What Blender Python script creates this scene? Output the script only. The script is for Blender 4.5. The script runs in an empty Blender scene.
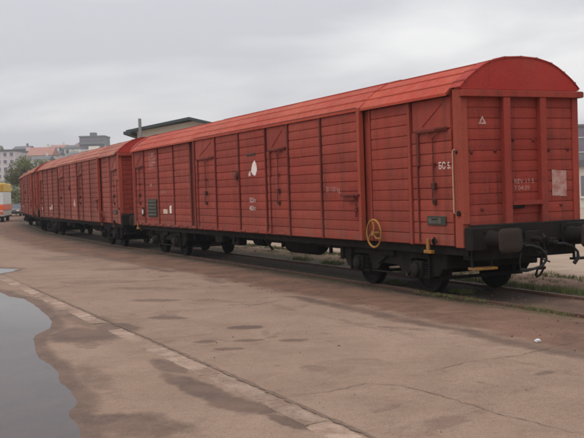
import bpy, bmesh, math, random
import numpy as np
from mathutils import Vector, Matrix
random.seed(7); np.random.seed(7)
S = bpy.context.scene
COL = S.collection
R = math.radians

# ------------------------------------------------------------------ camera
cam_d = bpy.data.cameras.new('camera'); cam = bpy.data.objects.new('camera', cam_d); COL.objects.link(cam)
S.camera = cam
cam_d.sensor_width = 36; cam_d.lens = 940.35 / 584 * 36; cam_d.clip_start = .1; cam_d.clip_end = 5000
PITCH, ROLL = -.0312, -.0330
cp, sp, cr, sr = math.cos(PITCH), math.sin(PITCH), math.cos(ROLL), math.sin(ROLL)
fwd = Vector((0, cp, sp)); rt = Vector((1, 0, 0)); up = Vector((0, -sp, cp))
r2 = cr * rt + sr * up; u2 = -sr * rt + cr * up
m = Matrix((r2, u2, -fwd)).transposed().to_4x4(); m.translation = Vector((0, 0, 2.063))
cam.matrix_world = m

# ------------------------------------------------------------------ sky, sun, exposure
W = bpy.data.worlds.new('World'); S.world = W; W.use_nodes = True
wn, wl = W.node_tree.nodes, W.node_tree.links
wn.clear()
SUN_EL, SUN_AZ = R(58), R(215)          # azimuth measured clockwise from +Y
def wnode(t, **k):
    n = wn.new(t)
    for a, b in k.items(): setattr(n, a, b)
    return n
sky = wnode('ShaderNodeTexSky', sky_type='NISHITA', sun_disc=False, sun_elevation=SUN_EL, sun_rotation=SUN_AZ)
sky.air_density = 1.5; sky.dust_density = 4
tc = wnode('ShaderNodeTexCoord'); sep = wnode('ShaderNodeSeparateXYZ'); wl.new(tc.outputs['Generated'], sep.inputs[0])
def wmath(op, a, b=None, clamp=False):
    n = wnode('ShaderNodeMath', operation=op, use_clamp=clamp)
    for i, v in enumerate((a, b)):
        if v is None: continue
        if isinstance(v, (int, float)): n.inputs[i].default_value = v
        else: wl.new(v, n.inputs[i])
    return n.outputs[0]
zc = wmath('MAXIMUM', sep.outputs[2], 0.0)
den = wmath('ADD', zc, .16)
comb = wnode('ShaderNodeCombineXYZ')
wl.new(wmath('DIVIDE', sep.outputs[0], den), comb.inputs[0]); wl.new(wmath('DIVIDE', sep.outputs[1], den), comb.inputs[1])
nz = wnode('ShaderNodeTexNoise'); nz.inputs['Scale'].default_value = .7; nz.inputs['Detail'].default_value = 7; nz.inputs['Roughness'].default_value = .46
nz.inputs['Distortion'].default_value = .35
off_ = wnode('ShaderNodeVectorMath', operation='ADD'); off_.inputs[1].default_value = (28.5, 9.99197, 0); wl.new(comb.outputs[0], off_.inputs[0]); wl.new(off_.outputs[0], nz.inputs['Vector'])
ramp = wnode('ShaderNodeValToRGB'); wl.new(nz.outputs[0], ramp.inputs[0])
ramp.color_ramp.elements[0].position = .40; ramp.color_ramp.elements[0].color = (.565, .565, .605, 1)
ramp.color_ramp.elements[1].position = .60; ramp.color_ramp.elements[1].color = (.83, .825, .825, 1)
sc_ = wnode('ShaderNodeVectorMath', operation='SCALE'); wl.new(sky.outputs[0], sc_.inputs[0]); sc_.inputs[3].default_value = .10
mx = wnode('ShaderNodeMix', data_type='RGBA'); mx.inputs[0].default_value = .95
wl.new(sc_.outputs[0], mx.inputs[6]); wl.new(ramp.outputs[0], mx.inputs[7])
sc2 = wnode('ShaderNodeVectorMath', operation='SCALE'); wl.new(mx.outputs[2], sc2.inputs[0])
wl.new(wmath('ADD', wmath('MULTIPLY', zc, .9), 1.02), sc2.inputs[3])
bg = wnode('ShaderNodeBackground'); bg.inputs[1].default_value = 1.0; wl.new(sc2.outputs[0], bg.inputs[0])
wo = wnode('ShaderNodeOutputWorld'); wl.new(bg.outputs[0], wo.inputs[0])

sd = bpy.data.lights.new('sun', 'SUN'); sd.energy = .8; sd.angle = R(20); sd.color = (1, .96, .9)
so = bpy.data.objects.new('sun', sd); COL.objects.link(so)
sv = Vector((math.sin(SUN_AZ) * math.cos(SUN_EL), math.cos(SUN_AZ) * math.cos(SUN_EL), math.sin(SUN_EL)))
so.rotation_euler = sv.to_track_quat('Z', 'Y').to_euler(); so.location = (0, -20, 40)
S.view_settings.view_transform = 'Standard'; S.view_settings.look = 'None'; S.view_settings.exposure = 0; S.view_settings.gamma = 1
S.cycles.filter_width = 2.0

# ------------------------------------------------------------------ materials
class NT:
    def __init__(s, name):
        s.m = bpy.data.materials.new(name); s.m.use_nodes = True; s.t = s.m.node_tree; s.n = s.t.nodes; s.n.clear()
        s.out = s.n.new('ShaderNodeOutputMaterial'); s.b = s.n.new('ShaderNodeBsdfPrincipled'); s.t.links.new(s.b.outputs[0], s.out.inputs[0])
        s.pos = s.n.new('ShaderNodeNewGeometry').outputs['Position']
    def set(s, node, i, v):
        if v is None: return
        if hasattr(v, 'is_linked'): s.t.links.new(v, node.inputs[i])
        elif isinstance(v, tuple) and len(v) == 3 and node.inputs[i].type == 'RGBA': node.inputs[i].default_value = (*v, 1)
        else: node.inputs[i].default_value = v
    def math(s, op, a, b=None, c=None, clamp=False):
        n = s.n.new('ShaderNodeMath'); n.operation = op; n.use_clamp = clamp
        s.set(n, 0, a); s.set(n, 1, b); s.set(n, 2, c); return n.outputs[0]
    def scale(s, v):
        n = s.n.new('ShaderNodeVectorMath'); n.operation = 'MULTIPLY'; s.set(n, 0, s.pos); s.set(n, 1, v); return n.outputs[0]
    def noise(s, scale, detail=3, rough=.55, vec=None, dist=0):
        n = s.n.new('ShaderNodeTexNoise'); n.inputs['Scale'].default_value = scale; n.inputs['Detail'].default_value = detail
        n.inputs['Roughness'].default_value = rough; n.inputs['Distortion'].default_value = dist
        s.set(n, 'Vector', vec or s.pos); return n.outputs[0]
    def ramp(s, v, a, b, lo=0., hi=1.):
        n = s.n.new('ShaderNodeMapRange'); n.clamp = True
        s.set(n, 0, v); n.inputs[1].default_value = a; n.inputs[2].default_value = b; n.inputs[3].default_value = lo; n.inputs[4].default_value = hi
        return n.outputs[0]
    def mix(s, f, a, b, mode='MIX'):
        n = s.n.new('ShaderNodeMix'); n.data_type = 'RGBA'; n.blend_type = mode
        s.set(n, 0, f); s.set(n, 6, a); s.set(n, 7, b); return n.outputs[2]
    def attr(s, name):
        n = s.n.new('ShaderNodeAttribute'); n.attribute_name = name; return n.outputs['Fac']
    def rnd(s): return s.n.new('ShaderNodeObjectInfo').outputs['Random']
    def col(s, v): s.set(s.b, 'Base Color', v)
    def rough(s, v): s.set(s.b, 'Roughness', v)
    def bump(s, h, strength=.3, dist=.01):
        n = s.n.new('ShaderNodeBump'); n.inputs['Strength'].default_value = strength; n.inputs['Distance'].default_value = dist
        s.set(n, 'Height', h); s.t.links.new(n.outputs[0], s.b.inputs['Normal'])

def paint(name, c, dirt=(.13, .07, .055), light=None, amt=.5, streak=(5, 5, .35), vary=.1, rough=.62, fade=.5):
    t = NT(name); light = light or tuple(min(1, x * 1.25 + .02) for x in c)
    a = t.mix(t.math('MULTIPLY', t.ramp(t.noise(.55, 4), .38, .68), fade), c, light)
    st = t.ramp(t.noise(1.0, 4, .6, t.scale(streak)), .46, .74)
    a = t.mix(t.math('MULTIPLY', st, amt), a, dirt)
    bl = t.ramp(t.noise(2.3, 6, .7), .56, .74)
    a = t.mix(t.math('MULTIPLY', bl, amt * .8), a, dirt)
    run = t.math('MULTIPLY', t.ramp(t.noise(1.0, 3, .55, t.scale((17, 17, .7))), .60, .72), t.ramp(t.noise(.9, 3), .42, .6))
    a = t.mix(t.math('MULTIPLY', run, min(1, amt * 1.1)), a, tuple(x * .6 for x in dirt))
    zs = t.n.new('ShaderNodeSeparateXYZ'); t.t.links.new(t.pos, zs.inputs[0])
    dust = t.math('MULTIPLY', t.ramp(zs.outputs[2], .9, 1.75, 1, 0), t.ramp(t.noise(3.2, 6, .7), .40, .66))
    a = t.mix(t.math('MULTIPLY', dust, amt * (.9 if c[0] > .1 else .25)), a, (.17, .095, .07) if c[0] > .1 else (.05, .036, .028))
    chip = t.math('MULTIPLY', t.ramp(t.noise(26, 3, .7), .66, .72), t.ramp(t.noise(1.7, 3), .5, .62))
    a = t.mix(t.math('MULTIPLY', chip, amt), a, tuple(min(1, x * 1.35 + .05) for x in light))
    sp_ = t.ramp(t.noise(38, 2, .6), .3, .75, .82, 1.14)
    k = t.math('MULTIPLY', sp_, t.ramp(t.rnd(), 0, 1, 1 - vary, 1 + vary))
    n = t.n.new('ShaderNodeVectorMath'); n.operation = 'SCALE'; t.set(n, 0, a); t.set(n, 3, k)
    t.col(n.outputs[0]); t.rough(t.ramp(t.noise(6, 3), .3, .7, rough - .1, rough + .15))
    t.bump(t.noise(9, 5, .6), .25, .006)
    t.b.inputs['Specular IOR Level'].default_value = .15
    return t.m
def plain(name, c, rough=.7, var=.15, scale=4, metallic=0, bump=0):
    t = NT(name); n = t.noise(scale, 4)
    v = t.n.new('ShaderNodeVectorMath'); v.operation = 'SCALE'; t.set(v, 0, c); t.set(v, 3, t.ramp(n, .3, .7, 1 - var, 1 + var))
    t.col(v.outputs[0]); t.rough(rough); t.b.inputs['Metallic'].default_value = metallic
    if bump: t.bump(t.noise(scale * 6, 3), bump, .01)
    return t.m

M = {}
M['side'] = paint('red_wagon_side_paint', (.292, .047, .031), dirt=(.125, .042, .031), light=(.355, .084, .056), amt=.62, vary=.12)
M['side_old'] = paint('faded_red_side_paint', (.262, .050, .034), dirt=(.095, .042, .032), light=(.35, .115, .085), amt=.75, vary=.3)
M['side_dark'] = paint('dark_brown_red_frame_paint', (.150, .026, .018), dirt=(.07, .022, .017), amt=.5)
M['pillar'] = paint('brick_red_pillar_paint', (.31, .058, .034), dirt=(.2, .052, .034), amt=.4)
M['end'] = paint('red_end_wall_paint', (.280, .040, .028), dirt=(.12, .036, .026), light=(.335, .068, .047), amt=.6, vary=.12)
M['gable'] = paint('deep_red_gable_paint', (.355, .030, .024), dirt=(.24, .06, .042), light=(.39, .06, .042), amt=.45, streak=(6, 6, .5))
M['roof'] = paint('orange_red_roof_paint', (.385, .050, .028), dirt=(.27, .068, .036), light=(.44, .092, .046), amt=.55, streak=(1.2, 1.2, 3), fade=.8)
M['roof_old'] = paint('weathered_roof_paint', (.30, .082, .052), dirt=(.19, .082, .05), light=(.40, .15, .10), amt=.65, streak=(1.2, 1.2, 3), fade=.9)
M['iron'] = paint('grimy_black_iron', (.012, .0105, .0095), dirt=(.032, .023, .018), light=(.022, .018, .016), amt=.5, rough=.75)
M['bracket'] = paint('dark_red_brown_fitting', (.07, .022, .017), dirt=(.04, .02, .015), amt=.5)
M['buffer'] = paint('dark_brown_buffer_plate', (.030, .022, .018), dirt=(.055, .036, .027), light=(.042, .031, .025), amt=.5, rough=.6)
M['steel'] = plain('worn_wheel_steel', (.09, .075, .066), .45, .3, 5, .4)
M['rail'] = paint('rusty_rail_steel', (.11, .06, .042), dirt=(.06, .035, .025), light=(.15, .09, .065), amt=.5, rough=.5)
M['yellow'] = paint('dirty_yellow_paint', (.36, .175, .030), dirt=(.12, .06, .03), light=(.42, .22, .05), amt=.85)
M['rod'] = paint('pale_worn_handrail', (.50, .33, .22), dirt=(.35, .16, .1), light=(.6, .42, .3), amt=.3)
M['rubber'] = plain('black_hose_rubber', (.010, .009, .009), .85, .2)
M['plate'] = paint('dark_green_grey_plate', (.045, .045, .036), dirt=(.05, .03, .025), light=(.07, .07, .058), amt=.4)
M['platel'] = paint('pale_label_inset', (.095, .095, .075), dirt=(.05, .04, .035), amt=.5)
def faded(name, white, under, lo, hi, sc=9):
    t = NT(name); f = t.ramp(t.noise(sc, 5, .65), lo, hi)
    t.col(t.mix(f, under, white)); t.rough(.7); return t.m
M['white'] = faded('worn_white_lettering', (.66, .52, .47), (.42, .17, .14), .30, .55)
M['white_dim'] = faded('very_worn_lettering', (.52, .32, .27), (.34, .085, .065), .30, .66)
M['white_bright'] = faded('white_painted_mark', (.80, .70, .66), (.6, .42, .38), .25, .5)
M['poster'] = faded('faded_pale_notice', (.46, .31, .27), (.33, .09, .07), .34, .66, 7)
M['cream_patch'] = faded('cream_paint_patch', (.66, .50, .38), (.5, .3, .22), .3, .6)
M['kerb'] = paint('pale_kerb_concrete', (.35, .255, .195), dirt=(.23, .16, .12), light=(.42, .32, .25), amt=.75, streak=(3, 3, 3), vary=.16, rough=.9)
M['crack'] = plain('dirt_filled_crack', (.15, .10, .073), .95)
M['paper'] = plain('crumpled_white_paper', (.58, .57, .57), .9, .15, 30)
M['glass'] = plain('dark_window_glass', (.08, .08, .10), .15, .3)

# ground material
t = NT('worn_concrete_apron')
big = t.noise(.22, 5, .6); mid = t.noise(1.3, 6, .65, dist=.4); fine = t.noise(70, 3, .7); grit = t.noise(260, 1, .5); med = t.noise(9, 5, .7)
c = t.mix(t.ramp(mid, .35, .65), (.300, .204, .148), (.242, .160, .115))
c = t.mix(t.math('MULTIPLY', t.ramp(big, .45, .62), .45), c, (.350, .245, .185))
c = t.mix(t.math('MULTIPLY', t.ramp(med, .54, .70), .5), c, (.175, .112, .082))
c = t.mix(t.math('MULTIPLY', t.ramp(t.noise(.75, 6, .7, dist=.8), .55, .66), .55), c, (.185, .118, .085))
c = t.mix(t.math('MULTIPLY', t.ramp(t.noise(24, 4, .75), .58, .70), .5), c, (.15, .095, .07))
c = t.mix(t.math('MULTIPLY', t.ramp(t.noise(33, 3, .7), .60, .70), .5), c, (.42, .31, .24))
pale = t.attr('pale'); c = t.mix(pale, c, t.mix(t.ramp(mid, .4, .62), (.40, .30, .225), (.32, .235, .175)))
mud = t.attr('mud'); c = t.mix(mud, c, t.mix(t.ramp(t.noise(1.1, 6, .7, dist=.6), .36, .62), (.215, .118, .080), (.125, .072, .050)))
oil_shade = t.attr('oil_shade'); c = t.mix(oil_shade, c, t.mix(t.ramp(med, .4, .65), (.035, .026, .021), (.065, .046, .034)))  # oily track bed, with shade beneath the wagons painted in as near-black
gr = t.attr('green'); c = t.mix(t.math('MULTIPLY', gr, t.ramp(t.noise(14, 5, .7), .42, .6)), c, (.115, .12, .05))
stn = t.attr('stain'); stn = t.ramp(t.math('ADD', stn, t.math('MULTIPLY', t.math('SUBTRACT', t.noise(5.5, 7, .72), .5), 1.0)), .34, .85); c = t.mix(t.math('MULTIPLY', stn, t.ramp(med, .3, .6, .85, 1)), c, t.mix(t.ramp(mid, .4, .6), (.165, .102, .073), (.120, .076, .056)))
k = t.math('MULTIPLY', t.ramp(fine, .3, .72, .72, 1.28), t.ramp(grit, .35, .68, .74, 1.24))
v = t.n.new('ShaderNodeVectorMath'); v.operation = 'SCALE'; t.set(v, 0, c); t.set(v, 3, k); t.col(v.outputs[0])
t.rough(t.math('SUBTRACT', .95, t.math('MULTIPLY', stn, .2)))
t.b.inputs['Specular IOR Level'].default_value = .25
t.bump(t.math('ADD', t.math('MULTIPLY', fine, .35), t.math('ADD', med, t.math('MULTIPLY', grit, .3))), .7, .014)
M['ground'] = t.m
# puddle water
t = NT('shallow_puddle_water')
gl = t.n.new('ShaderNodeBsdfGlossy'); gl.inputs['Roughness'].default_value = .015; tr_ = t.n.new('ShaderNodeBsdfTransparent'); tr_.inputs[0].default_value = (.78, .74, .70, 1)
fr = t.n.new('ShaderNodeFresnel'); fr.inputs['IOR'].default_value = 1.42; ms = t.n.new('ShaderNodeMixShader')
bp = t.n.new('ShaderNodeBump'); bp.inputs['Strength'].default_value = .03; bp.inputs['Distance'].default_value = .02; t.set(bp, 'Height', t.noise(3.5, 3, .5))
t.t.links.new(bp.outputs[0], gl.inputs['Normal']); t.t.links.new(bp.outputs[0], fr.inputs['Normal'])
t.t.links.new(fr.outputs[0], ms.inputs[0]); t.t.links.new(tr_.outputs[0], ms.inputs[1]); t.t.links.new(gl.outputs[0], ms.inputs[2]); t.t.links.new(ms.outputs[0], t.out.inputs[0]); t.n.remove(t.b)
M['water'] = t.m
# hill
t = NT('scrubby_hillside'); t.col(t.mix(t.ramp(t.noise(.05, 5), .4, .6), (.12, .13, .07), (.24, .22, .17))); t.rough(1); M['hill'] = t.m
def leafmat(name, a, b):
    t = NT(name); t.col(t.mix(t.ramp(t.noise(.9, 4), .35, .65), a, b)); t.rough(.75); return t.m
M['leaf'] = leafmat('olive_foliage', (.095, .11, .042), (.17, .17, .075))
M['grass'] = leafmat('grass_blades', (.075, .105, .028), (.15, .15, .05))
M['bark'] = plain('tree_bark', (.09, .065, .05), .9)
M['stone'] = paint('ballast_stone', (.21, .145, .11), dirt=(.14, .095, .07), amt=.4, vary=.3)

# ------------------------------------------------------------------ mesh builder
class MB:
    def __init__(s): s.v = []; s.f = []; s.mi = []; s.m = 0
    def add(s, vs, fs):
        o = len(s.v); s.v += [tuple(v) for v in vs]; s.f += [tuple(i + o for i in f) for f in fs]; s.mi += [s.m] * len(fs); return s
    def box(s, x0, x1, y0, y1, z0, z1, bev=0):
        if x0 > x1: x0, x1 = x1, x0
        if y0 > y1: y0, y1 = y1, y0
        if z0 > z1: z0, z1 = z1, z0
        if bev:
            b = min(bev, (x1 - x0) * .4, (y1 - y0) * .4, (z1 - z0) * .4)
            vs = []
            for z, i in ((z0, b), (z0 + b, 0), (z1 - b, 0), (z1, b)):
                vs += [(x0 + i, y0 + b, z), (x0 + b, y0 + i, z), (x1 - b, y0 + i, z), (x1 - i, y0 + b, z),
                       (x1 - i, y1 - b, z), (x1 - b, y1 - i, z), (x0 + b, y1 - i, z), (x0 + i, y1 - b, z)]
            fs = [tuple(range(7, -1, -1)), tuple(range(24, 32))]
            for r in range(3):
                for k in range(8):
                    fs.append((r * 8 + k, r * 8 + (k + 1) % 8, r * 8 + 8 + (k + 1) % 8, r * 8 + 8 + k))
            return s.add(vs, fs)
        return s.add([(x, y, z) for z in (z0, z1) for y in (y0, y1) for x in (x0, x1)],
                     [(0, 2, 3, 1), (4, 5, 7, 6), (0, 1, 5, 4), (2, 6, 7, 3), (0, 4, 6, 2), (1, 3, 7, 5)])
    def prism(s, pts, a0, a1, axis='y'):      # pts 2D polygon (counter-clockwise), extruded along axis
        n = len(pts)
        def mk(p, a): return {'y': (p[0], a, p[1]), 'x': (a, p[0], p[1]), 'z': (p[0], p[1], a)}[axis]
        vs = [mk(p, a0) for p in pts] + [mk(p, a1) for p in pts]
        fs = [tuple(range(n)), tuple(range(2 * n - 1, n - 1, -1))] + [(i, i + n, (i + 1) % n + n, (i + 1) % n) for i in range(n)]
        return s.add(vs, fs)
    def cyl(s, p0, p1, r0, r1=None, n=10, caps=True):
        r1 = r0 if r1 is None else r1
        p0, p1 = Vector(p0), Vector(p1); d = (p1 - p0).normalized()
        u = d.orthogonal().normalized(); w = d.cross(u)
        vs = [p + (u * math.cos(2 * math.pi * i / n) + w * math.sin(2 * math.pi * i / n)) * r for p, r in ((p0, r0), (p1, r1)) for i in range(n)]
        fs = [(i, (i + 1) % n, (i + 1) % n + n, i + n) for i in range(n)]
        if caps: fs += [tuple(range(n - 1, -1, -1)), tuple(range(n, 2 * n))]
        return s.add(vs, fs)
    def lathe(s, c, ax, prof, n=24):          # prof: (offset along axis, radius)
        c = Vector(c); d = Vector(ax).normalized(); u = d.orthogonal().normalized(); w = d.cross(u)
        vs = [c + d * a + (u * math.cos(2 * math.pi * i / n) + w * math.sin(2 * math.pi * i / n)) * r for a, r in prof for i in range(n)]
        fs = [(j * n + i, j * n + (i + 1) % n, (j + 1) * n + (i + 1) % n, (j + 1) * n + i) for j in range(len(prof) - 1) for i in range(n)]
        fs += [tuple(range(n - 1, -1, -1)), tuple(range((len(prof) - 1) * n, len(prof) * n))]
        return s.add(vs, fs)
    def tube(s, pts, r, n=8, closed=False):
        pts = [Vector(p) for p in pts]; L = len(pts); rings = []
        u = None
        for i, p in enumerate(pts):
            d = (pts[(i + 1) % L] - pts[i - 1]) if closed or 0 < i < L - 1 else (pts[1] - pts[0] if i == 0 else pts[-1] - pts[-2])
            d.normalize()
            if u is None: u = d.orthogonal().normalized()
            u = (u - d * u.dot(d)).normalized(); w = d.cross(u)
            rr = r[i] if isinstance(r, (list, tuple)) else r
            rings.append([p + (u * math.cos(2 * math.pi * k / n) + w * math.sin(2 * math.pi * k / n)) * rr for k in range(n)])
        vs = [v for q in rings for v in q]
        fs = [(j * n + k, j * n + (k + 1) % n, ((j + 1) % L) * n + (k + 1) % n, ((j + 1) % L) * n + k) for j in range(L if closed else L - 1) for k in range(n)]
        if not closed: fs += [tuple(range(n - 1, -1, -1)), tuple(range((L - 1) * n, L * n))]
        return s.add(vs, fs)
    def mesh(s, name, mats, smooth=False):
        me = bpy.data.meshes.new(name); me.from_pydata(s.v, [], s.f)
        for q in (mats if isinstance(mats, list) else [mats]): me.materials.append(q)
        me.polygons.foreach_set('material_index', s.mi)
        me.validate(); me.update()
        bm = bmesh.new(); bm.from_mesh(me); bmesh.ops.recalc_face_normals(bm, faces=bm.faces); bm.to_mesh(me); bm.free()
        if smooth:
            me.polygons.foreach_set('use_smooth', [True] * len(me.polygons))
            try: me.set_sharp_from_angle(angle=R(38))
            except Exception: pass
        return me
def link(name, me, parent=None, loc=(0, 0, 0), rot=(0, 0, 0)):
    o = bpy.data.objects.new(name, me); COL.objects.link(o); o.location = loc; o.rotation_euler = rot
    if parent: o.parent = parent
    return o
def part(name, mb, mat, parent=None, smooth=False, label=None):
    o = link(name, mb.mesh(name, mat, smooth), parent)
    if label: o['label'] = label
    return o
def tag(o, label=None, cat=None, group=None, kind=None):
    for k, v in (('label', label), ('category', cat), ('group', group), ('kind', kind)):
        if v: o[k] = v
    return o
def empty(name, loc=(0, 0, 0), rz=0): return link(name, None, None, loc, (0, 0, rz))

# ------------------------------------------------------------------ track layout (world)
TH = R(25.468); N = np.array([math.cos(TH), math.sin(TH)]); D = np.array([-math.sin(TH), math.cos(TH)])
HW, LB, GAP = 1.31, 20.385, 1.6
def dirv(deg): return np.array([-math.sin(R(deg)), math.cos(R(deg))])
def nrm(deg): return np.array([math.cos(R(deg)), math.sin(R(deg))])
A1 = 25.468; A2 = 23.3; A3 = 18.7
c1 = N * 9.666 + D * 13.4263 + N * HW
near2 = N * 9.566 + D * (13.4263 + LB + GAP); c2 = near2 + nrm(A2) * HW
far2 = near2 + dirv(A2) * LB
near3 = far2 + GAP * dirv((A2 + A3) / 2); c3 = near3 + nrm(A3) * HW
path = [c1 - D * 60, c1 - D * 20, c1, c1 + D * LB]
for q, an in ((c2, A2), (c3, A3)): path += [q + dirv(an) * 3, q + dirv(an) * (LB - 3)]
p = path[-1].copy(); an = 16.0
for i in range(9): p = p + dirv(an) * 12; path.append(p.copy()); an -= 1.2
path = np.array(path)
def track_coords(P):                   # signed lateral (negative on camera side) and distance along, measured from wagon 1's near-side corner
    best = np.full(len(P), 1e9); lat = np.zeros(len(P)); al = np.zeros(len(P)); acc = -60.0
    for a, b in zip(path[:-1], path[1:]):
        ab = b - a; L = np.linalg.norm(ab); e = ab / L; q = P - a
        tt = np.clip(q @ e, 0, L); dd = q - tt[:, None] * e; dist = np.hypot(dd[:, 0], dd[:, 1])
        sg = np.sign(q @ np.array([e[1], -e[0]]))
        u = dist < best; best[u] = dist[u]; lat[u] = (sg * dist)[u]; al[u] = (tt + acc)[u]; acc += L
    return al, lat + HW

# ------------------------------------------------------------------ numpy value noise
_rng = np.random.RandomState(3); _tab = _rng.rand(256, 256)
def vnoise(x, y):
    xi = np.floor(x).astype(int); yi = np.floor(y).astype(int); fx = x - xi; fy = y - yi
    fx = fx * fx * (3 - 2 * fx); fy = fy * fy * (3 - 2 * fy)
    g = lambda a, b: _tab[a & 255, b & 255]
    return (g(xi, yi) * (1 - fx) + g(xi + 1, yi) * fx) * (1 - fy) + (g(xi, yi + 1) * (1 - fx) + g(xi + 1, yi + 1) * fx) * fy
def fbm(x, y, o=4):
    r = 0; a = .5; s = 0
    for i in range(o): r = r + a * vnoise(x * 2 ** i + 17 * i, y * 2 ** i + 5 * i); s += a; a *= .55
    return r / s - .5
def sst(x, a, b): t_ = np.clip((x - a) / (b - a), 0, 1); return t_ * t_ * (3 - 2 * t_)
def poly_sd(P, poly):                  # signed distance, negative inside
    poly = np.array(poly); d = np.full(len(P), 1e9); ins = np.zeros(len(P), bool)
    for i in range(len(poly)):
        a, b = poly[i - 1], poly[i]; ab = b - a; q = P - a
        tt = np.clip((q @ ab) / (ab @ ab), 0, 1); dd = q - tt[:, None] * ab; d = np.minimum(d, np.hypot(dd[:, 0], dd[:, 1]))
        c_ = ((a[1] > P[:, 1]) != (b[1] > P[:, 1])) & (P[:, 0] < (b[0] - a[0]) * (P[:, 1] - a[1]) / (b[1] - a[1] + 1e-12) + a[0]); ins ^= c_
    return np.where(ins, -d, d)
def line_d(P, pts):
    d = np.full(len(P), 1e9)
    for a, b in zip(np.array(pts[:-1]), np.array(pts[1:])):
        ab = b - a; q = P - a; tt = np.clip((q @ ab) / (ab @ ab), 0, 1); dd = q - tt[:, None] * ab; d = np.minimum(d, np.hypot(dd[:, 0], dd[:, 1]))
    return d

# ------------------------------------------------------------------ ground sheet
PUD1 = [(-9.28, 24.61), (-6.7, 21.35), (-5.82, 19.89), (-4.78, 17.59), (-4.05, 15.79), (-3.84, 14.83), (-3.84, 14.22), (-3.56, 13.16), (-3.08, 11.77),
        (-2.62, 10.47), (-2.24, 9.61), (-2.0, 8.97), (-1.76, 7.93), (-1.3, 5.95), (-1.4, 4), (-7, 3), (-12, 8), (-15, 18), (-13, 24)]
PUD2 = [(-12.16, 29.49), (-8.82, 28.31), (-8.0, 27.75), (-7.95, 26.7), (-8.01, 25.8), (-8.9, 24.9), (-13, 26)]
r = [0.02]; x = 1.2
while x < 1500: r.append(x); x *= (1.0052 if 6 < x < 45 else 1.02 if x < 160 else 1.12)
r = np.array(r)
ang = np.concatenate([np.linspace(-math.pi, -R(24), 40)[:-1], np.linspace(-R(24), R(21), 420), np.linspace(R(21), math.pi, 40)[1:-1]])
nr, na = len(r), len(ang)
GX = np.outer(r, np.sin(ang)); GY = np.outer(r, np.cos(ang)); P = np.stack([GX.ravel(), GY.ravel()], 1)
al, lt = track_coords(P)
nA = fbm(P[:, 0] * 1.3, P[:, 1] * 1.3, 5); nB = fbm(P[:, 0] * .35 + 40, P[:, 1] * .35, 4); nC = fbm(P[:, 0] * 5 + 9, P[:, 1] * 5, 4)
sd1 = poly_sd(P, PUD1) + fbm(P[:, 0] * .9 + 3, P[:, 1] * .9, 2) * .35 + nA * .06 - .06; sd2 = poly_sd(P, PUD2) + nA * .4
sdp = np.minimum(sd1, sd2)
z = nB * .012 * sst(r.repeat(na), 3, 8)
z = z * (1 - sst(-sdp, -1.5, 0)) + .004
z = np.where(sdp < .6, z - .045 * sst(-sdp, -.35, .9) + 0.0015 * nC, z)
intr = sst(lt, -.1, .25) * (1 - sst(lt, 2.45, 2.8))
z = z * (1 - intr) + intr * (-.045 + nA * .02 + nC * .012)
for rl in (.56, 2.06): z -= .02 * np.exp(-((lt - rl) / .09) ** 2) * intr
z[r.repeat(na) > 160] -= .3
# stains
st = sst(-sdp, -.26, .04) * .9
def blob(cx, cy, rx, ry, deg, k=1.0, soft=.5):
    global st
    dx, dy = P[:, 0] - cx, P[:, 1] - cy; ca, sa = math.cos(R(deg)), math.sin(R(deg))
    q = np.hypot((dx * ca + dy * sa) / rx, (-dx * sa + dy * ca) / ry) + nC * .5 + nA * .35
    st = np.maximum(st, k * (1 - sst(q, 1 - soft, 1 + soft * .4)))
blob(-.76, 14.17, .34, .22, -10, 1, .35); blob(-1.27, 12.94, .17, .13, 0, 1, .35); blob(-.65, 12.92, .24, .12, 0, 1, .35); blob(-.9, 12.29, .22, .13, 0, 1, .35)
blob(-.03, 12.8, .22, .13, 0, 1, .35); blob(-2.72, 18.2, .6, .30, -15, .8, .4); blob(-2.13, 15.57, .5, .25, -35, .9, .4); blob(-2.75, 14.5, .42, .8, 20, .85, .4)
blob(.44, 13.3, .14, .07, 0, .7); blob(-.23, 10.98, .06, .04, 0, 1); blob(-3.2, 13.9, .75, 1.1, 30, .9, .6); blob(-3.9, 16.3, .35, 1.4, 24, .7, .6)
blob(-3.4, 15.6, .42, 1.3, 24, .7, .6); blob(-1.7, 8.5, .6, .42, 20, .85, .5); blob(-1.3, 8.2, .5, .45, 0, .8, .5); blob(-2.3, 10.6, .25, 1.6, 22, .6, .6)
blob(-1.05, 9.85, .24, 1.2, 27, 1, .5); blob(-.55, 9.0, .30, .6, 40, 1, .5); blob(-1.55, 11.2, .2, .8, 27, .8, .5); blob(-.1, 8.3, .12, .45, 30, .9)
blob(-4.6, 22.5, 1.4, .7, 0, .5, .6); blob(-7.6, 31.5, 1.6, 2.2, 20, .6, .7); blob(-4.7, 26.2, 1.2, .6, 0, .6, .5); blob(-3.3, 20.6, 1.1, .35, -20, .6, .5)
blob(.9, 14.2, .5, .14, -30, .5, .5); blob(1.5, 13.6, .6, .16, -40, .6, .5); blob(-.9, 17.0, .7, .2, -10, .5, .5); blob(-2.9, 13.0, .25, .6, 25, .6, .5); blob(.3, 7.4, .5, .2, 0, .5, .6)
for _ in range(110):                    # loose scatter of small damp marks
    a_ = random.uniform(-12, 30); l_ = random.uniform(-5.6, -1.9); q = N * 9.666 + D * 13.4263 + D * a_ + N * l_
    blob(q[0], q[1], random.uniform(.04, .28), random.uniform(.06, .4), random.uniform(-60, 60), random.uniform(.25, .7), .5)
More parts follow.
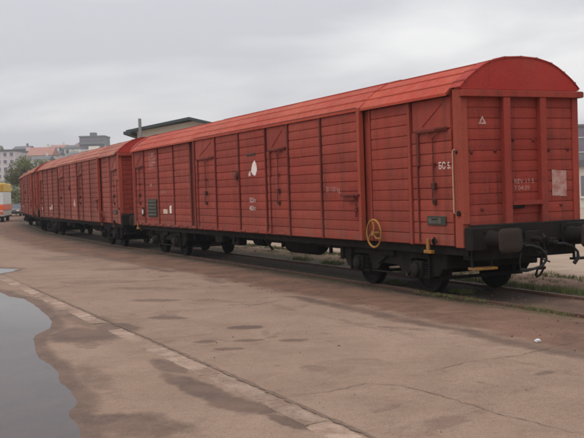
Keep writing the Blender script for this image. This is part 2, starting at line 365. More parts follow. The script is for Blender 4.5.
# long damp streaks parallel to the track
lw = lt + nA * .35
st = np.maximum(st, .9 * np.exp(-((lw + 1.95) / .24) ** 2) * sst(nB, -.15, .08) )
st = np.maximum(st, .55 * np.exp(-((lw + 2.75) / .14) ** 2) * sst(nB, -.05, .2))
st = np.maximum(st, .40 * np.exp(-((lw + 5.45) / .10) ** 2) * sst(-nB, -.12, .15))
st = np.maximum(st, .8 * np.exp(-((lt + 5.80 + nC * .05) / .03) ** 2))
far = sst(al, 10, 26)
mudm = sst(lt + nA * .8 + nC * .25, -1.95 - far * 1.2, -1.45 - far * .6) * (1 - sst(lt + nA * .6, 3.4, 4.0))
oil_shade = sst(lt + nA * .5, -.55, .25) * (1 - sst(lt + nA * .4, 2.5, 3.1)) * .9 * sst(al, -1.5, .6) + .0  # follows the wagons' footprint: their shade put into the ground colour with the oil
oil_shade = np.maximum(oil_shade, (sst(lt + nA * 1.2, -1.2, .1) * (1 - sst(lt, 2.5, 3.1))) * sst(al, 12, 20) * .8)
oil_shade = np.maximum(oil_shade, .5 * np.exp(-((lt - 1.3) / .5) ** 2) * (al < 2))
pal = np.maximum(sst(lt + nA * .3, 4.0, 4.25), .55 * sst(nC + nA, -.25, .1) * np.exp(-((lt + 6.0) / .10) ** 4) * (al < 12))
grn = np.maximum.reduce([np.exp(-((lt - q0 + nA * .25) / w0) ** 2) for q0, w0 in ((.92, .2), (.3, .12), (2.5, .25), (4.05, .32), (3.3, .4))]) * sst(nB + nA, -.25, .1)
zi = z.reshape(nr, na)
vs = np.stack([GX, GY, zi], 2).reshape(-1, 3)
idx = np.arange(nr * na).reshape(nr, na)
i0 = idx[:-1]; i1 = idx[1:]
fs = np.stack([i0, np.roll(i0, -1, 1), np.roll(i1, -1, 1), i1], 2).reshape(-1, 4)
me = bpy.data.meshes.new('ground'); me.vertices.add(len(vs)); me.vertices.foreach_set('co', vs.astype(np.float32).ravel())
me.loops.add(fs.size); me.loops.foreach_set('vertex_index', fs[:, ::-1].astype(np.int32).ravel())
me.polygons.add(len(fs)); me.polygons.foreach_set('loop_start', np.arange(0, fs.size, 4, dtype=np.int32))
me.polygons.foreach_set('loop_total', np.full(len(fs), 4, np.int32)); me.update(calc_edges=True)
me.polygons.foreach_set('use_smooth', [True] * len(fs))
for nme, arr in (('stain', st), ('mud', mudm), ('oil_shade', oil_shade), ('pale', pal), ('green', grn)):
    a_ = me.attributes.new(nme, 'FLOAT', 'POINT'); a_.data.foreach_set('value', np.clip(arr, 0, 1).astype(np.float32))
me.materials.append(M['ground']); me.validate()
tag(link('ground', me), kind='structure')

def flat_poly(name, pts, zz, mat):
    me = bpy.data.meshes.new(name); me.from_pydata([(a, b, zz) for a, b in pts], [], [tuple(range(len(pts)))]); me.materials.append(mat); me.update()
    if me.polygons[0].normal.z < 0: me.flip_normals()
    return me
def grow(poly, k):
    c_ = np.mean(poly, 0); return [tuple(c_ + (np.array(q) - c_) * k) for q in poly]
tag(link('puddle', flat_poly('puddle', grow(PUD1, 1.12), -.012, M['water'])), kind='structure')
tag(link('puddle', flat_poly('puddle', grow(PUD2, 1.25), -.012, M['water'])), kind='structure')

O0 = N * 9.666 + D * 13.4263           # wagon 1's near-side corner on the ground
def TW(a_, l_, zz=0.0): q = O0 + D * a_ + N * l_; return (q[0], q[1], zz)

# kerb stones set flush in the apron, parallel to the track
kr = tag(empty('kerb_row'), kind='structure')
a_ = -9.6
while a_ < 21:
    L = random.uniform(.62, 1.05) if random.random() < .8 else random.uniform(.3, .5)
    if not (-4.95 < a_ < -4.6):
        mb = MB(); w2 = random.uniform(.115, .135); h_ = random.uniform(.008, .016)
        n_ = 7; top = []; loop = []
        xs = np.linspace(0.012, L - .012, n_)
        left = [(x_, -w2 + random.uniform(-.006, .012)) for x_ in xs]; right = [(x_, w2 + random.uniform(-.012, .006)) for x_ in xs[::-1]]
        if random.random() < .5: left[0] = (left[0][0] + .05, left[0][1]); 
        if random.random() < .4: right[0] = (right[0][0] - .06, right[0][1] - .02)
        loop = left + right
        cx_ = L / 2
        inner = [(cx_ + (q[0] - cx_) * .975, q[1] * .93) for q in loop]; k_ = len(loop)
        mb.add([(q[0], q[1], -.05) for q in loop] + [(q[0], q[1], 0.004) for q in loop] + [(q[0], q[1], h_) for q in inner],
               [tuple(range(k_ - 1, -1, -1))] + [(i, (i + 1) % k_, k_ + (i + 1) % k_, k_ + i) for i in range(k_)] +
               [(k_ + i, k_ + (i + 1) % k_, 2 * k_ + (i + 1) % k_, 2 * k_ + i) for i in range(k_)] + [tuple(range(2 * k_, 3 * k_))])
        o = part('kerb_stone', mb, M['kerb'], kr)
        o.location = TW(a_, -6.0 + random.uniform(-.012, .012), random.uniform(-.007, .003) + (.004 if a_ < -3.4 else -.005 if a_ > -1.5 else -.001)); o.rotation_euler = (random.uniform(-.01, .01), 0, math.pi / 2 + TH + random.uniform(-.012, .012))
    a_ += L + random.uniform(.0, .02)

# cracks (narrow dirt-filled ribbons)
def ribbon(name, pts, w):
    mb = MB(); P_ = []
    for a, b in zip(pts[:-1], pts[1:]):
        a, b = np.array(a, float), np.array(b, float); n_ = max(2, int(np.linalg.norm(b - a) / .07))
        for i in range(n_): P_.append(a + (b - a) * i / n_ + np.random.uniform(-.018, .018, 2))
    P_.append(np.array(pts[-1], float)); vs = []
    for i, p_ in enumerate(P_):
        d_ = P_[min(i + 1, len(P_) - 1)] - P_[max(i - 1, 0)]; d_ /= np.linalg.norm(d_) + 1e-9; q = np.array([-d_[1], d_[0]])
        ww = w * random.uniform(.35, 1.2) * min(1, (min(i, len(P_) - 1 - i) + .4) / 5)
        vs += [(*(p_ + q * ww), .0125), (*(p_ - q * ww), .0125)]
    mb.add(vs, [(2 * i, 2 * i + 1, 2 * i + 3, 2 * i + 2) for i in range(len(P_) - 1)])
    return tag(part(name, mb, M['crack']), kind='structure')
ribbon('crack', [(-.08, 9.31), (.33, 9.48), (.71, 9.81), (1.06, 9.65), (1.39, 9.13), (1.79, 8.3), (2.3, 7.53)], .006)
ribbon('crack', [(1.47, 10.33), (2.01, 10.84), (2.65, 11.11), (3.72, 12.08)], .006)
ribbon('crack', [TW(-9, -5.83)[:2], TW(-3, -5.84)[:2], TW(1, -5.83)[:2], TW(9, -5.84)[:2]], .013)
ribbon('crack', [TW(2, -5.7)[:2], TW(2.3, -4.6)[:2], TW(2.0, -3.3)[:2], TW(2.6, -2.2)[:2]], .008)
ribbon('crack', [TW(8, -5.7)[:2], TW(8.4, -4.0)[:2], TW(8.0, -2.2)[:2]], .012)

# rails
trk = tag(empty('railway_track'), kind='structure')
def offset_path(off):
    pts = []
    for i in range(len(path)):
        d_ = path[min(i + 1, len(path) - 1)] - path[max(i - 1, 0)]; d_ = d_ / np.linalg.norm(d_); pts.append(path[i] + np.array([d_[1], -d_[0]]) * off)
    return pts
for off in (-.755, .755):
    pts = offset_path(off); prof = [(-.034, -.12), (-.034, -.012), (-.026, -.002), (0, 0), (.026, -.002), (.034, -.012), (.034, -.12)]
    mb = MB(); vs = []; k_ = len(prof)
    for i in range(len(pts)):
        d_ = pts[min(i + 1, len(pts) - 1)] - pts[max(i - 1, 0)]; d_ = d_ / np.linalg.norm(d_); q = np.array([d_[1], -d_[0]])
        vs += [(*(pts[i] + q * a), b) for a, b in prof]
    mb.add(vs, [(i * k_ + j, i * k_ + j + 1, (i + 1) * k_ + j + 1, (i + 1) * k_ + j) for i in range(len(pts) - 1) for j in range(k_ - 1)])
    part('rail', mb, M['rail'], trk)

# ------------------------------------------------------------------ wagons
def roof_z(u):                          # u: distance from the centre line
    xs = [0, .35, .66, .84, .97, 1.1, 1.20, 1.31, 1.40]; zs = [4.28, 4.262, 4.19, 4.105, 4.025, 3.935, 3.86, 3.745, 3.66]
    return float(np.interp(abs(u), xs, zs))
def roof_profile(ext, dz): 
    ys = np.linspace(-ext, ext, 33); return [(y, roof_z(y * 1.31 / max(1.31, ext) if ext <= 1.31 else y) + dz) for y in ys]
PITCHB = .205
def plank_mesh(L, pitch, mat, groove=.016):
    mb = MB(); pr = [(-.02, 0), (-.013, .004), (-.001, .014), (.003, pitch * .5), (-.001, pitch - .013), (-.013, pitch - .004), (-.02, pitch)]
    vs = [(x_, y_, z_) for x_ in (0, L) for y_, z_ in pr]; k_ = len(pr)
    mb.add(vs, [(i, i + 1, i + 1 + k_, i + k_) for i in range(k_ - 1)] + [tuple(range(k_)), tuple(range(2 * k_ - 1, k_ - 1, -1))])
    return mb.mesh('plank', mat)
def text_mesh(body, size, mat, f, bold=.0):
    cu = bpy.data.curves.new('lettering', 'FONT'); cu.body = body; cu.size = size; cu.offset = bold; cu.resolution_u = 2; cu.space_line = .95
    o = bpy.data.objects.new('tmp', cu); me = bpy.data.meshes.new_from_object(o); bpy.data.objects.remove(o); bpy.data.curves.remove(cu)
    for v_ in me.vertices: v_.co = f(v_.co.x, v_.co.y)
    me.materials.clear(); me.materials.append(mat); me.name = 'lettering'; return me

def bogie(parent, xs):
    """xs: the two axle positions along the wagon"""
    a, b = xs; c_ = (a + b) / 2
    mb = MB()
    for sy in (-1, 1):
        y0, y1 = (sy * .90, sy * 1.02)
        # side frame: deep in the middle, arched over the axle boxes
        pts = [(a - .86, .84), (a - .82, .60), (a - .62, .36), (a - .42, .34), (a - .30, .66), (a + .30, .66), (a + .40, .36), (a + .62, .36), (c_ - .30, .50), (c_ + .30, .50), (b - .62, .36), (b - .40, .36), (b - .30, .66),
               (b + .30, .66), (b + .42, .34), (b + .62, .36), (b + .82, .60), (b + .86, .84), (b + .3, .92), (a - .3, .92)]
        mb.prism(pts, y0, y1)
        mb.box(a - .90, b + .90, sy * .84, sy * 1.08, .855, .90)
        mb.box(a - .40, a - .36, sy * .86, sy * 1.1, .30, .80, .01); mb.box(b + .36, b + .40, sy * .86, sy * 1.1, .30, .80, .01)
        mb.cyl((a + .5, sy * 1.06, .33), (b - .5, sy * 1.06, .33), .018, n=6); mb.cyl((c_, sy * 1.02, .72), (c_ + .35, sy * 1.08, .5), .03, n=6)
        mb.box(c_ - .25, c_ + .25, sy * .78, sy * 1.10, .66, .98, .02)
    mb.box(a - .92, a - .78, -1.06, 1.06, .50, .86, .02); mb.box(b + .78, b + .92, -1.06, 1.06, .50, .86, .02)
    for y_ in (-.45, .45): mb.box(a - .8, b + .8, y_ - .05, y_ + .05, .50, .80)
    mb.box(c_ - .22, c_ + .22, -.9, .9, .50, .86, .03)
    mb.cyl((c_, 0, .8), (c_, 0, 1.0), .2)
    for x_ in xs:
        for sx in (-1, 1): mb.box(x_ + sx * .56 - .03, x_ + sx * .56 + .03, -.95, .95, .28, .34)
    bg_ = part('bogie', mb, M['iron'], parent)
    for x_ in xs:
        part('axle', MB().lathe((x_, 0, .46), (0, 1, 0), [(-1.05, .06), (-.85, .075), (-.62, .085), (.62, .085), (.85, .075), (1.05, .06)], 12), M['iron'], bg_, True)
        for sy in (-1, 1):
            w_ = MB().lathe((x_, sy * .755, .46), (0, sy, 0), [(-.075, .36), (-.075, .49), (-.045, .492), (-.038, .462), (.065, .458), (.065, .40), (.035, .385), (.02, .2), (.07, .15), (.09, .10), (.09, .02)], 36)
            part('wheel', w_, M['steel'] if False else M['iron'], bg_, True)
            ab = MB().box(x_ - .16, x_ + .16, sy * .92, sy * 1.12, .30, .62, .03)
            ab.lathe((x_, sy * 1.12, .46), (0, sy, 0), [(0, .14), (.05, .135), (.07, .11), (.075, .03)], 18)
            ab.box(x_ - .34, x_ + .34, sy * .94, sy * 1.06, .285, .335, .01)
            part('axle_box', ab, M['iron'], bg_, True)
            for sx in (-1, 1):
                pts = [(x_ + sx * .25 + .065 * math.cos(q), sy * 1.0 + .065 * math.sin(q), .335 + q / (12 * math.pi) * .28) for q in np.linspace(0, 12 * math.pi, 72)]
                part('coil_spring', MB().tube(pts, .016, 6), M['iron'], bg_, True)
                part('brake_shoe', MB().prism([(x_ + sx * .50, .30), (x_ + sx * .58, .30), (x_ + sx * .60, .62), (x_ + sx * .52, .62), (x_ + sx * .485, .46)][::(1 if sx > 0 else -1)], sy * .71, sy * .80), M['iron'], bg_)
    return bg_

def wagon(loc, deg, label, detail, full_text):
    root = empty('goods_wagon', (loc[0], loc[1], 0), math.pi / 2 + R(deg))
    tag(root, label, 'goods wagon', 'red covered wagons of the train')
    SM = M['side'] if detail else M['side_old']; RM = M['roof'] if detail else M['roof_old']
    L = LB
    # inner shell: floor, closed sides and far side
    mb = MB(); mb.box(.10, L - .10, -1.24, 1.20, .96, 3.68)
    part('body_shell', mb, M['side_dark'], root)
    mb = MB()
    mb.box(0.02, L - .02, -1.22, 1.22, .93, 1.0)
    for sy in (-1, 1):
        mb.box(.05, L - .05, sy * .50, sy * .58, .66, .93); mb.box(.05, L - .05, sy * 1.10, sy * 1.18, .80, .93)
    for i in range(1, 16): mb.box(i * L / 16 - .04, i * L / 16 + .04, -1.15, 1.15, .80, .93)
    part('underframe', mb, M['iron'], root)
    # sill along the foot of the side, with cleats on the far two thirds
    mb = MB(); mb.box(4.98, L - .06, 1.18, 1.30, .955, 1.05, .008); part('side_sill', mb, M['side_dark'], root)
    cl = MB().box(0, .34, 0, .03, 0, .055, .006).mesh('cleat', SM)
    for i in range(16): link('cleat', cl, root, (7.1 + i * .82, 1.385 if 7.1 + i * .82 < 13.2 else 1.302, .985))

    # near side: wall panels made of planks, with posts between
    Y0, Y1 = 1.295, 1.395                    # inner wall plane, outer (slid) wall plane
    def panel(x0, x1, y, door=False, board=PITCHB, z0=.965, z1=3.62):
        mb = MB(); mb.box(x0, x1, y - .06, y - .022, z0, z1)
        name = 'door_leaf' if door else 'wall_panel'
        if door:                              # smooth sheet above the lintel
            mb.box(x0 + .02, x1 - .02, y - .022, y - .004, 3.06, z1 - .01, .006)
            mb.cyl((x0 + .28, y - .002, 3.50), (x1 - .35, y - .002, 3.14), .012, n=6)
        o = part(name, mb, SM, root)
        top = 3.04 if door else z1
        n_ = int(round((top - z0) / board)); pit = (top - z0) / n_
        if detail:
            pm = plank_mesh(x1 - x0, pit, SM)
            for i in range(n_): link('plank', pm, o, (x0, y + random.uniform(-.003, .0015), z0 + i * pit + random.uniform(-.0015, .0015)), (random.uniform(-.012, .012), random.uniform(-.0011, .0011), random.uniform(-.0012, .0012)))
        else:
            mb = MB(); pr = [(-.02, 0), (-.016, .004), (0, .02), (.003, pit * .5), (0, pit - .018), (-.016, pit - .004), (-.02, pit)]
            for i in range(n_):
                mb.add([(x_, y + a, z0 + i * pit + b) for x_ in (x0, x1) for a, b in pr], [(k, k + 1, k + 8, k + 7) for k in range(6)])
            tag(part('plank', mb, SM, o), kind='stuff')
        return o
    def post(x, y, w=.055, proud=.035, z0=.96, z1=3.64, mat=None):
        part('wall_post', MB().box(x - w / 2 + .025, x + w / 2 + .015, y - .05, y + proud, z0, z1, .006), mat or M['side_dark'], root)
    def door_gear(x0, x1, y, o):
        # x0 is the end towards the camera
        gm = MB().box(x0 + .10, x1 - .16, y + .0, y + .045, 3.02, 3.075, .006); part('lintel', gm, M['side_dark'], o)
        part('jamb', MB().box(x1 - .255, x1 - .185, y - .0, y + .035, 2.42, 3.02), M['side_dark'], o)
        part('jamb', MB().box(x1 - .21, x1 - .185, y - .0, y + .030, 1.0, 2.42), M['side_dark'], o)
        xm = (x0 + x1) / 2 - .10
        g = MB(); g.cyl((xm, y + .04, 2.92), (xm, y + .04, 1.98), .012, n=6); g.tube([(xm + .20, y + .03, 3.02), (xm, y + .045, 2.90), (xm - .20, y + .03, 3.01)], .011, 6)
        g.box(xm - .03, xm + .03, y + .0, y + .06, 2.40, 2.46)
        part('locking_rod', g, M['side_dark'], o)
        h = MB(); h.box(xm - .05, xm + .05, y, y + .07, 1.98, 2.10, .01); h.box(xm - .035, xm + .035, y, y + .05, 1.70, 1.80, .01); h.cyl((xm, y + .06, 2.0), (xm - .03, y + .09, 1.74), .014, n=6)
        part('door_handle', h, M['bracket'], o)
        part('latch_bracket', MB().box(x0 + .12, x0 + .46, y, y + .06, 3.045, 3.09, .01), M['side_dark'], o)
    def T(pn, y): return panel(pn[0], pn[1], y, len(pn) > 2)
    near = [(.29, 1.55, 1), (1.67, 3.05)]; outer = [(3.44, 5.03), (5.13, 6.72), (6.82, 8.04, 1), (8.14, 9.80), (9.90, 11.55), (11.65, 13.30, 1)]
    farp = [(14.12, 15.62), (15.72, 17.26), (17.36, 18.90), (19.0, 20.22, 1)]
    for pn in near:
        o = T(pn, Y0)
        if len(pn) > 2: door_gear(pn[0], pn[1], Y0, o)
    for pn in outer:
        o = T(pn, Y1)
        if len(pn) > 2: door_gear(pn[0], pn[1], Y1, o)
    for pn in farp:
        o = T(pn, Y0)
        if len(pn) > 2: door_gear(pn[0], pn[1], Y0, o)
    post(1.61, Y0, .09, .03, mat=SM)
    for x in (5.08, 6.77, 8.09, 9.85, 11.60): post(x, Y1, .06, .03)
    for x in (15.67, 17.31, 18.95): post(x, Y0, .06, .03)
    # ends of the slid wall, and the recess behind
    part('wall_post', MB().box(3.32, 3.43, 1.315, 1.43, .97, 3.645, .01), M['pillar'], root)
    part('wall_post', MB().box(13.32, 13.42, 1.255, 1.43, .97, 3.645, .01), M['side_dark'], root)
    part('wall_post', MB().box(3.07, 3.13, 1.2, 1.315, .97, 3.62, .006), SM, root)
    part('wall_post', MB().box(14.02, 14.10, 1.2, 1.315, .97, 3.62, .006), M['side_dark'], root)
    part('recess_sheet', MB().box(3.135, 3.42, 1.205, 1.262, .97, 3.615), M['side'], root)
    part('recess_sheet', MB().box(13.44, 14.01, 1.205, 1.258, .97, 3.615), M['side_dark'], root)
    # top and bottom rails
    part('top_rail', MB().box(.28, 3.31, 1.22, 1.325, 3.622, 3.70), M['side_dark'], root)
    part('top_rail', MB().box(3.44, 13.31, 1.30, 1.425, 3.622, 3.70), M['side_dark'], root)
    part('top_rail', MB().box(13.43, 20.2, 1.22, 1.325, 3.622, 3.70), M['side_dark'], root)
    # corner pillars on the side
    part('corner_pillar', MB().box(0, .225, 1.18, 1.31, .945, 3.72, .012), M['pillar'], root)
    part('corner_pillar', MB().box(L - .13, L, 1.18, 1.31, .945, 3.72, .012), SM, root)
    part('corner_pillar', MB().box(0, .14, -1.31, -1.18, .945, 3.72, .012), M['end'], root)
    part('corner_pillar', MB().box(L - .14, L, -1.31, -1.18, .945, 3.72, .012), SM, root)
    mb = MB(); mb.box(.15, L - .15, -1.30, -1.242, .96, 3.68)
    for i in range(13): mb.box(.3 + i * 1.6, .36 + i * 1.6, -1.34, -1.30, .96, 3.66)
    part('far_side_wall', mb, SM, root)

    # roof in three overlapping lengths
    def roof(x0, x1, ext, dz, thick=.03):
        pr = roof_profile(ext, dz); k_ = len(pr); mb = MB()
        nx = max(2, int((x1 - x0) / .9)); vs = []
        for x in np.linspace(x0, x1, nx):
            vs += [(x, a, b + random.uniform(-.004, .004)) for a, b in pr]
        mb.add(vs, [(i * k_ + j, i * k_ + j + 1, (i + 1) * k_ + j + 1, (i + 1) * k_ + j) for i in range(nx - 1) for j in range(k_ - 1)])
        for x in (x0, x1):
            mb.add([(x, a, b) for a, b in pr] + [(x, a * .99, b - thick - .02) for a, b in pr], [(j, j + 1, j + 1 + k_, j + k_) for j in range(k_ - 1)])
        for s_ in (-1, 1): mb.box(x0, x1, s_ * ext, s_ * (ext - .012), pr[0][1] - .05, pr[0][1] + .001)
        o = part('roof', mb, RM, root, True)
        for yy in (-1.22, -.97, -.68, -.35, 0, .35, .68, .97, 1.22):
            if abs(yy) < ext:
                zz = roof_z(yy) + dz; rb = MB().box(x0 + .01, x1 - .01, yy - .011, yy + .011, zz - .02, zz + .011)
                part('roof_rib', rb, RM, o)
        return o
    roof(.285, 3.50, 1.39, .0); roof(3.34, 13.50, 1.43, .010); roof(13.40, L - .02, 1.39, .0)
    # end walls
    for xe, sx in ((0, -1), (L, 1)):
        det = detail and sx < 0
        mb = MB(); mb.box(xe - sx * .06, xe - sx * .015, -1.18, 1.18, 1.0, 3.60)
        ew = part('end_wall', mb, M['end'], root)
        segs = ((.14, .86), (1.01, 1.67), (1.81, 2.48))      # measured from the near corner
        n_ = 13; pit = (3.58 - 1.12) / n_
        for s0, s1 in segs:
            def tr(p_): return (xe + sx * p_[1], HW - s0 - p_[0], p_[2])
            pr = [(-.02, 0), (-.013, .004), (-.001, .014), (.003, pit * .5), (-.001, pit - .013), (-.013, pit - .004), (-.02, pit)]
            if det:
                pm = MB().add([tr((x_, a, b)) for x_ in (0, s1 - s0) for a, b in pr], [(k, k + 1, k + 8, k + 7) for k in range(6)] + [tuple(range(7)), tuple(range(13, 6, -1))]).mesh('plank', M['end'])
                for i in range(n_): link('plank', pm, ew, (random.uniform(-.001, .003), 0, 1.12 + i * pit + random.uniform(-.0015, .0015)))
            else:
                mb = MB()
                for i in range(n_): mb.add([tr((x_, a, b + 1.12 + i * pit)) for x_ in (0, s1 - s0) for a, b in pr], [(k, k + 1, k + 8, k + 7) for k in range(6)])
                tag(part('plank', mb, M['end'], ew), kind='stuff')
        for s0, s1 in ((.86, 1.01), (1.67, 1.81)):
            part('end_post', MB().box(xe - sx * .01, xe + sx * .115, HW - s0, HW - s1, 1.02, 3.565, .008), M['end'], ew)
        part('end_post', MB().box(xe - sx * .01, xe + sx * .03, HW - .0, HW - .14, 1.36, 3.565, .006), M['pillar'] if sx < 0 else M['end'], ew)
        part('end_post', MB().box(xe - sx * .01, xe + sx * .03, HW - 2.48, HW - 2.62, 1.02, 3.565, .006), M['end'], ew)
        part('cornice', MB().box(xe - sx * .01, xe + sx * .13, -1.345, 1.325, 3.567, 3.685, .01), M['end'], ew)
        part('cornice_end_block', MB().box(xe - sx * .22, xe + sx * .10, -1.40, -1.347, 3.58, 3.68, .01), M['bracket'], ew)
        # gable plate
        pr = [(y, roof_z(y) + .012) for y in np.linspace(-1.335, 1.335, 33)]
        poly = pr + [(1.30, 3.70), (-1.30, 3.70)]
        part('gable_plate', MB().prism(poly, xe + sx * .05, xe - sx * .12, 'x'), M['gable'], ew)
        rim = MB()
        for (ya, za), (yb, zb) in zip(pr[:-1], pr[1:]):
            rim.add([(xe + sx * .065, ya, za + .010), (xe + sx * .065, yb, zb + .010), (xe + sx * .065, yb, zb - .012), (xe + sx * .065, ya, za - .012),
                     (xe - sx * .24, ya, za + .010), (xe - sx * .24, yb, zb + .010)], [(0, 1, 2, 3), (0, 1, 5, 4)])
        part('gable_rim', rim, M['gable'], ew)
        if sx < 0:
            cn = MB()
            for yy in (-1.22, -.97, -.68, -.35, 0, .35, .68, .97, 1.22): cn.box(xe - .072, xe + .27, yy - .02, yy + .02, roof_z(yy) - .01, roof_z(yy) + .024)
            part('rib_end', cn, M['end'], ew)
            # step ledge in the middle bay, bolts
            part('ledge', MB().box(-.125, -.0, HW - 1.01, HW - 1.67, 1.70, 1.735).box(-.125, -.10, HW - 1.01, HW - 1.67, 1.66, 1.70), M['end'], ew)
            part('ledge_shadow', MB().box(-.09, -.003, HW - 1.03, HW - 1.30, 1.60, 1.69, .01), M['iron'], ew)  # black block added as the shadow below the ledge's left part
            for l_, z_ in ((.22, 2.61), (.73, 2.63), (1.13, 2.82), (1.58, 2.81), (1.93, 2.63), (2.38, 2.64), (.42, 1.61), (2.19, 1.63)):
                part('bolt', MB().lathe((.004, HW - l_, z_), (-1, 0, 0), [(0, .036), (.02, .034), (.024, .02), (.045, .018)], 10), M['side_dark'], ew, True)
    # headstocks, buffers, couplings
    for xe, sx in ((0, -1), (L, 1)):
        mb = MB(); mb.box(xe + sx * .035, xe + sx * .20, -1.34, 1.20, 1.01, 1.345, .012); mb.box(xe + sx * .02, xe + sx * .24, .80, 1.30, .90, 1.31, .02)
        mb.box(xe + sx * .02, xe + sx * .24, -.80, -1.30, .90, 1.31, .02); mb.box(xe - sx * .3, xe + sx * .035, -1.1, 1.1, .72, 1.0)
        hs = part('headstock', mb, M['iron'], root)
        for sy in (-1, 1):
            yb = sy * .89
            mb = MB(); mb.box(xe + sx * .20, xe + sx * .235, yb - .2, yb + .2, .90, 1.30, .01)
            mb.lathe((xe + sx * .235, yb, 1.09), (sx, 0, 0), [(0, .16), (.04, .145), (.30, .14), (.31, .125), (.50, .12)], 20)
            for q in ((-.14, -.14), (.14, -.14), (-.14, .14), (.14, .14)): mb.cyl((xe + sx * .235, yb + q[0], 1.09 + q[1]), (xe + sx * .265, yb + q[0], 1.09 + q[1]), .022, n=6)
            bf = part('buffer', mb, M['iron'], root, True)
            mb = MB(); rw, rh, rc = .235, .205, .09; pts = []
            for cx_, cz_, a0 in ((rw - rc, rh - rc, 0), (-rw + rc, rh - rc, 90), (-rw + rc, -rh + rc, 180), (rw - rc, -rh + rc, 270)):
                pts += [(cx_ + rc * math.cos(R(a0 + q)), cz_ + rc * math.sin(R(a0 + q))) for q in (0, 22, 45, 68, 90)]
            vs = []; k_ = len(pts)
            for xo, sc in ((0.0, .96), (.012, 1), (.035, 1), (.048, .93), (.056, .55)): vs += [(xe + sx * (.735 + xo), yb + a * sc, 1.09 + b * sc) for a, b in pts]
            mb.add(vs, [(j * k_ + i, j * k_ + (i + 1) % k_, (j + 1) * k_ + (i + 1) % k_, (j + 1) * k_ + i) for j in range(4) for i in range(k_)] + [tuple(range(k_)), tuple(range(5 * k_ - 1, 4 * k_ - 1, -1))])
            part('buffer_head', mb, M['buffer'], bf, True)
        # draw hook and screw coupling
        mb = MB(); mb.box(xe + sx * .2, xe + sx * .26, -.16, .16, .93, 1.2, .01)
        mb.tube([(xe + sx * .26, 0, 1.06), (xe + sx * .42, 0, 1.06), (xe + sx * .52, 0, 1.03), (xe + sx * .56, 0, 1.09), (xe + sx * .52, 0, 1.15)], [.045, .045, .05, .035, .02], 8)
        part('draw_hook', mb, M['iron'], root, True)
        mb = MB(); X_ = xe + sx * .47
        for s2 in (-.06, .06): mb.tube([(X_, s2, 1.0), (X_ + sx * .02, s2, .82)], .018, 6)
        mb.cyl((X_ + sx * .02, -.1, .82), (X_ + sx * .02, .1, .82), .035); mb.cyl((X_ + sx * .02, 0, .82), (X_ - sx * .02, 0, .55), .025)
        mb.cyl((X_ - sx * .02, -.09, .55), (X_ - sx * .02, .09, .55), .03); mb.tube([(X_ - sx * .02, -.07, .55), (X_ - sx * .1, -.05, .42), (X_ - sx * .14, 0, .38), (X_ - sx * .1, .05, .42), (X_ - sx * .02, .07, .55)], .018, 6)
        mb.tube([(X_, -.04, .7), (X_ + sx * .13, -.08, .66)], .014, 6)
        part('screw_coupling', mb, M['iron'], root, True)
        for s2, y_ in ((1, .30), (-1, -.42)):
            mb = MB(); X2 = xe + sx * .22
            mb.box(X2, X2 + sx * .12, y_ - .05, y_ + .09, .92, 1.06, .015); mb.cyl((X2 + sx * .06, y_ + .02, 1.0), (X2 + sx * .20, y_ + .02, .95), .04, n=8); mb.cyl((X2 + sx * .10, y_ + .12, .99), (X2 + sx * .10, y_ - .1, .99), .02, n=8)
            part('brake_cock', mb, M['iron'], root, True)
            mb = MB(); q = y_
            c0 = Vector((X2 + sx * .20, q + .02, .96))
            pts = [c0, c0 + Vector((sx * .06, -.12, -.01)), c0 + Vector((sx * .10, -.26, -.06)), c0 + Vector((sx * .12, -.36, -.16)), c0 + Vector((sx * .12, -.37, -.27)), c0 + Vector((sx * .10, -.29, -.37)),
                   c0 + Vector((sx * .07, -.14, -.41)), c0 + Vector((sx * .03, .0, -.43)), c0 + Vector((0, .10, -.42))]
            if s2 < 0: pts = pts[:6]
            mb.tube(pts, [.024] * (len(pts) - 2) + [.034, .036], 8)
            if s2 > 0: mb.tube([c0 + Vector((0, .08, -.12)), c0 + Vector((-sx * .02, .10, -.28)), c0 + Vector((0, .10, -.42))], .012, 6)
            part('brake_hose', mb, M['rubber'], root, True)
        # shunter's step stirrup under the off-side corner, step under the near corner
        mb = MB(); mb.box(xe + sx * .18, xe + sx * .22, -1.0, -.965, .66, 1.02); mb.box(xe + sx * .18, xe + sx * .22, -1.34, -1.305, .66, 1.02); mb.box(xe + sx * .10, xe + sx * .26, -1.34, -.965, .62, .66)
        part('step', mb, M['iron'], root)
    mb = MB(); mb.box(-.04, .0, 1.13, 1.16, .60, .95); mb.box(-.04, .0, .72, .75, .60, .95)
    part('step_hanger', mb, M['iron'], root)
    part('corner_step', MB().box(-.16, .07, .70, 1.18, .555, .60, .008), M['yellow'] if detail else M['iron'], root)
    # bogies
    bogie(root, (1.80, 4.05)); bogie(root, (16.30, 18.55))
    # air tank, cylinder, rods
    part('air_tank', MB().lathe((7.1, .35, .66), (1, 0, 0), [(0, .03), (.06, .17), (.25, .245), (1.75, .245), (1.94, .17), (2.0, .03)], 20), M['iron'], root, True)
    part('brake_cylinder', MB().lathe((10.1, .55, .72), (1, 0, 0), [(0, .14), (.04, .19), (.55, .19), (.6, .12), (.8, .05), (1.0, .03)], 16).box(10.2, 10.3, .5, .6, .8, .95), M['iron'], root, True)
    part('brake_rod', MB().cyl((4.9, .15, .62), (15.4, .15, .62), .02, n=6).box(9.2, 9.28, -.3, .5, .55, .70), M['iron'], root)
    for q in ((5.5, 6.5, 1.05, 1.1, .80, .93), (12.0, 12.6, .9, 1.12, .60, .92), (6.55, 6.95, .85, 1.04, .74, .93)): part('equipment_box', MB().box(*q, .02), M['iron'], root)
    for x_, y_ in ((5.6, .9), (11.2, .9), (13.6, .9), (14.8, .9)):
        part('vertical_strut', MB().box(x_, x_ + .07, y_, y_ + .07, .58, .94, .006), M['iron'], root)
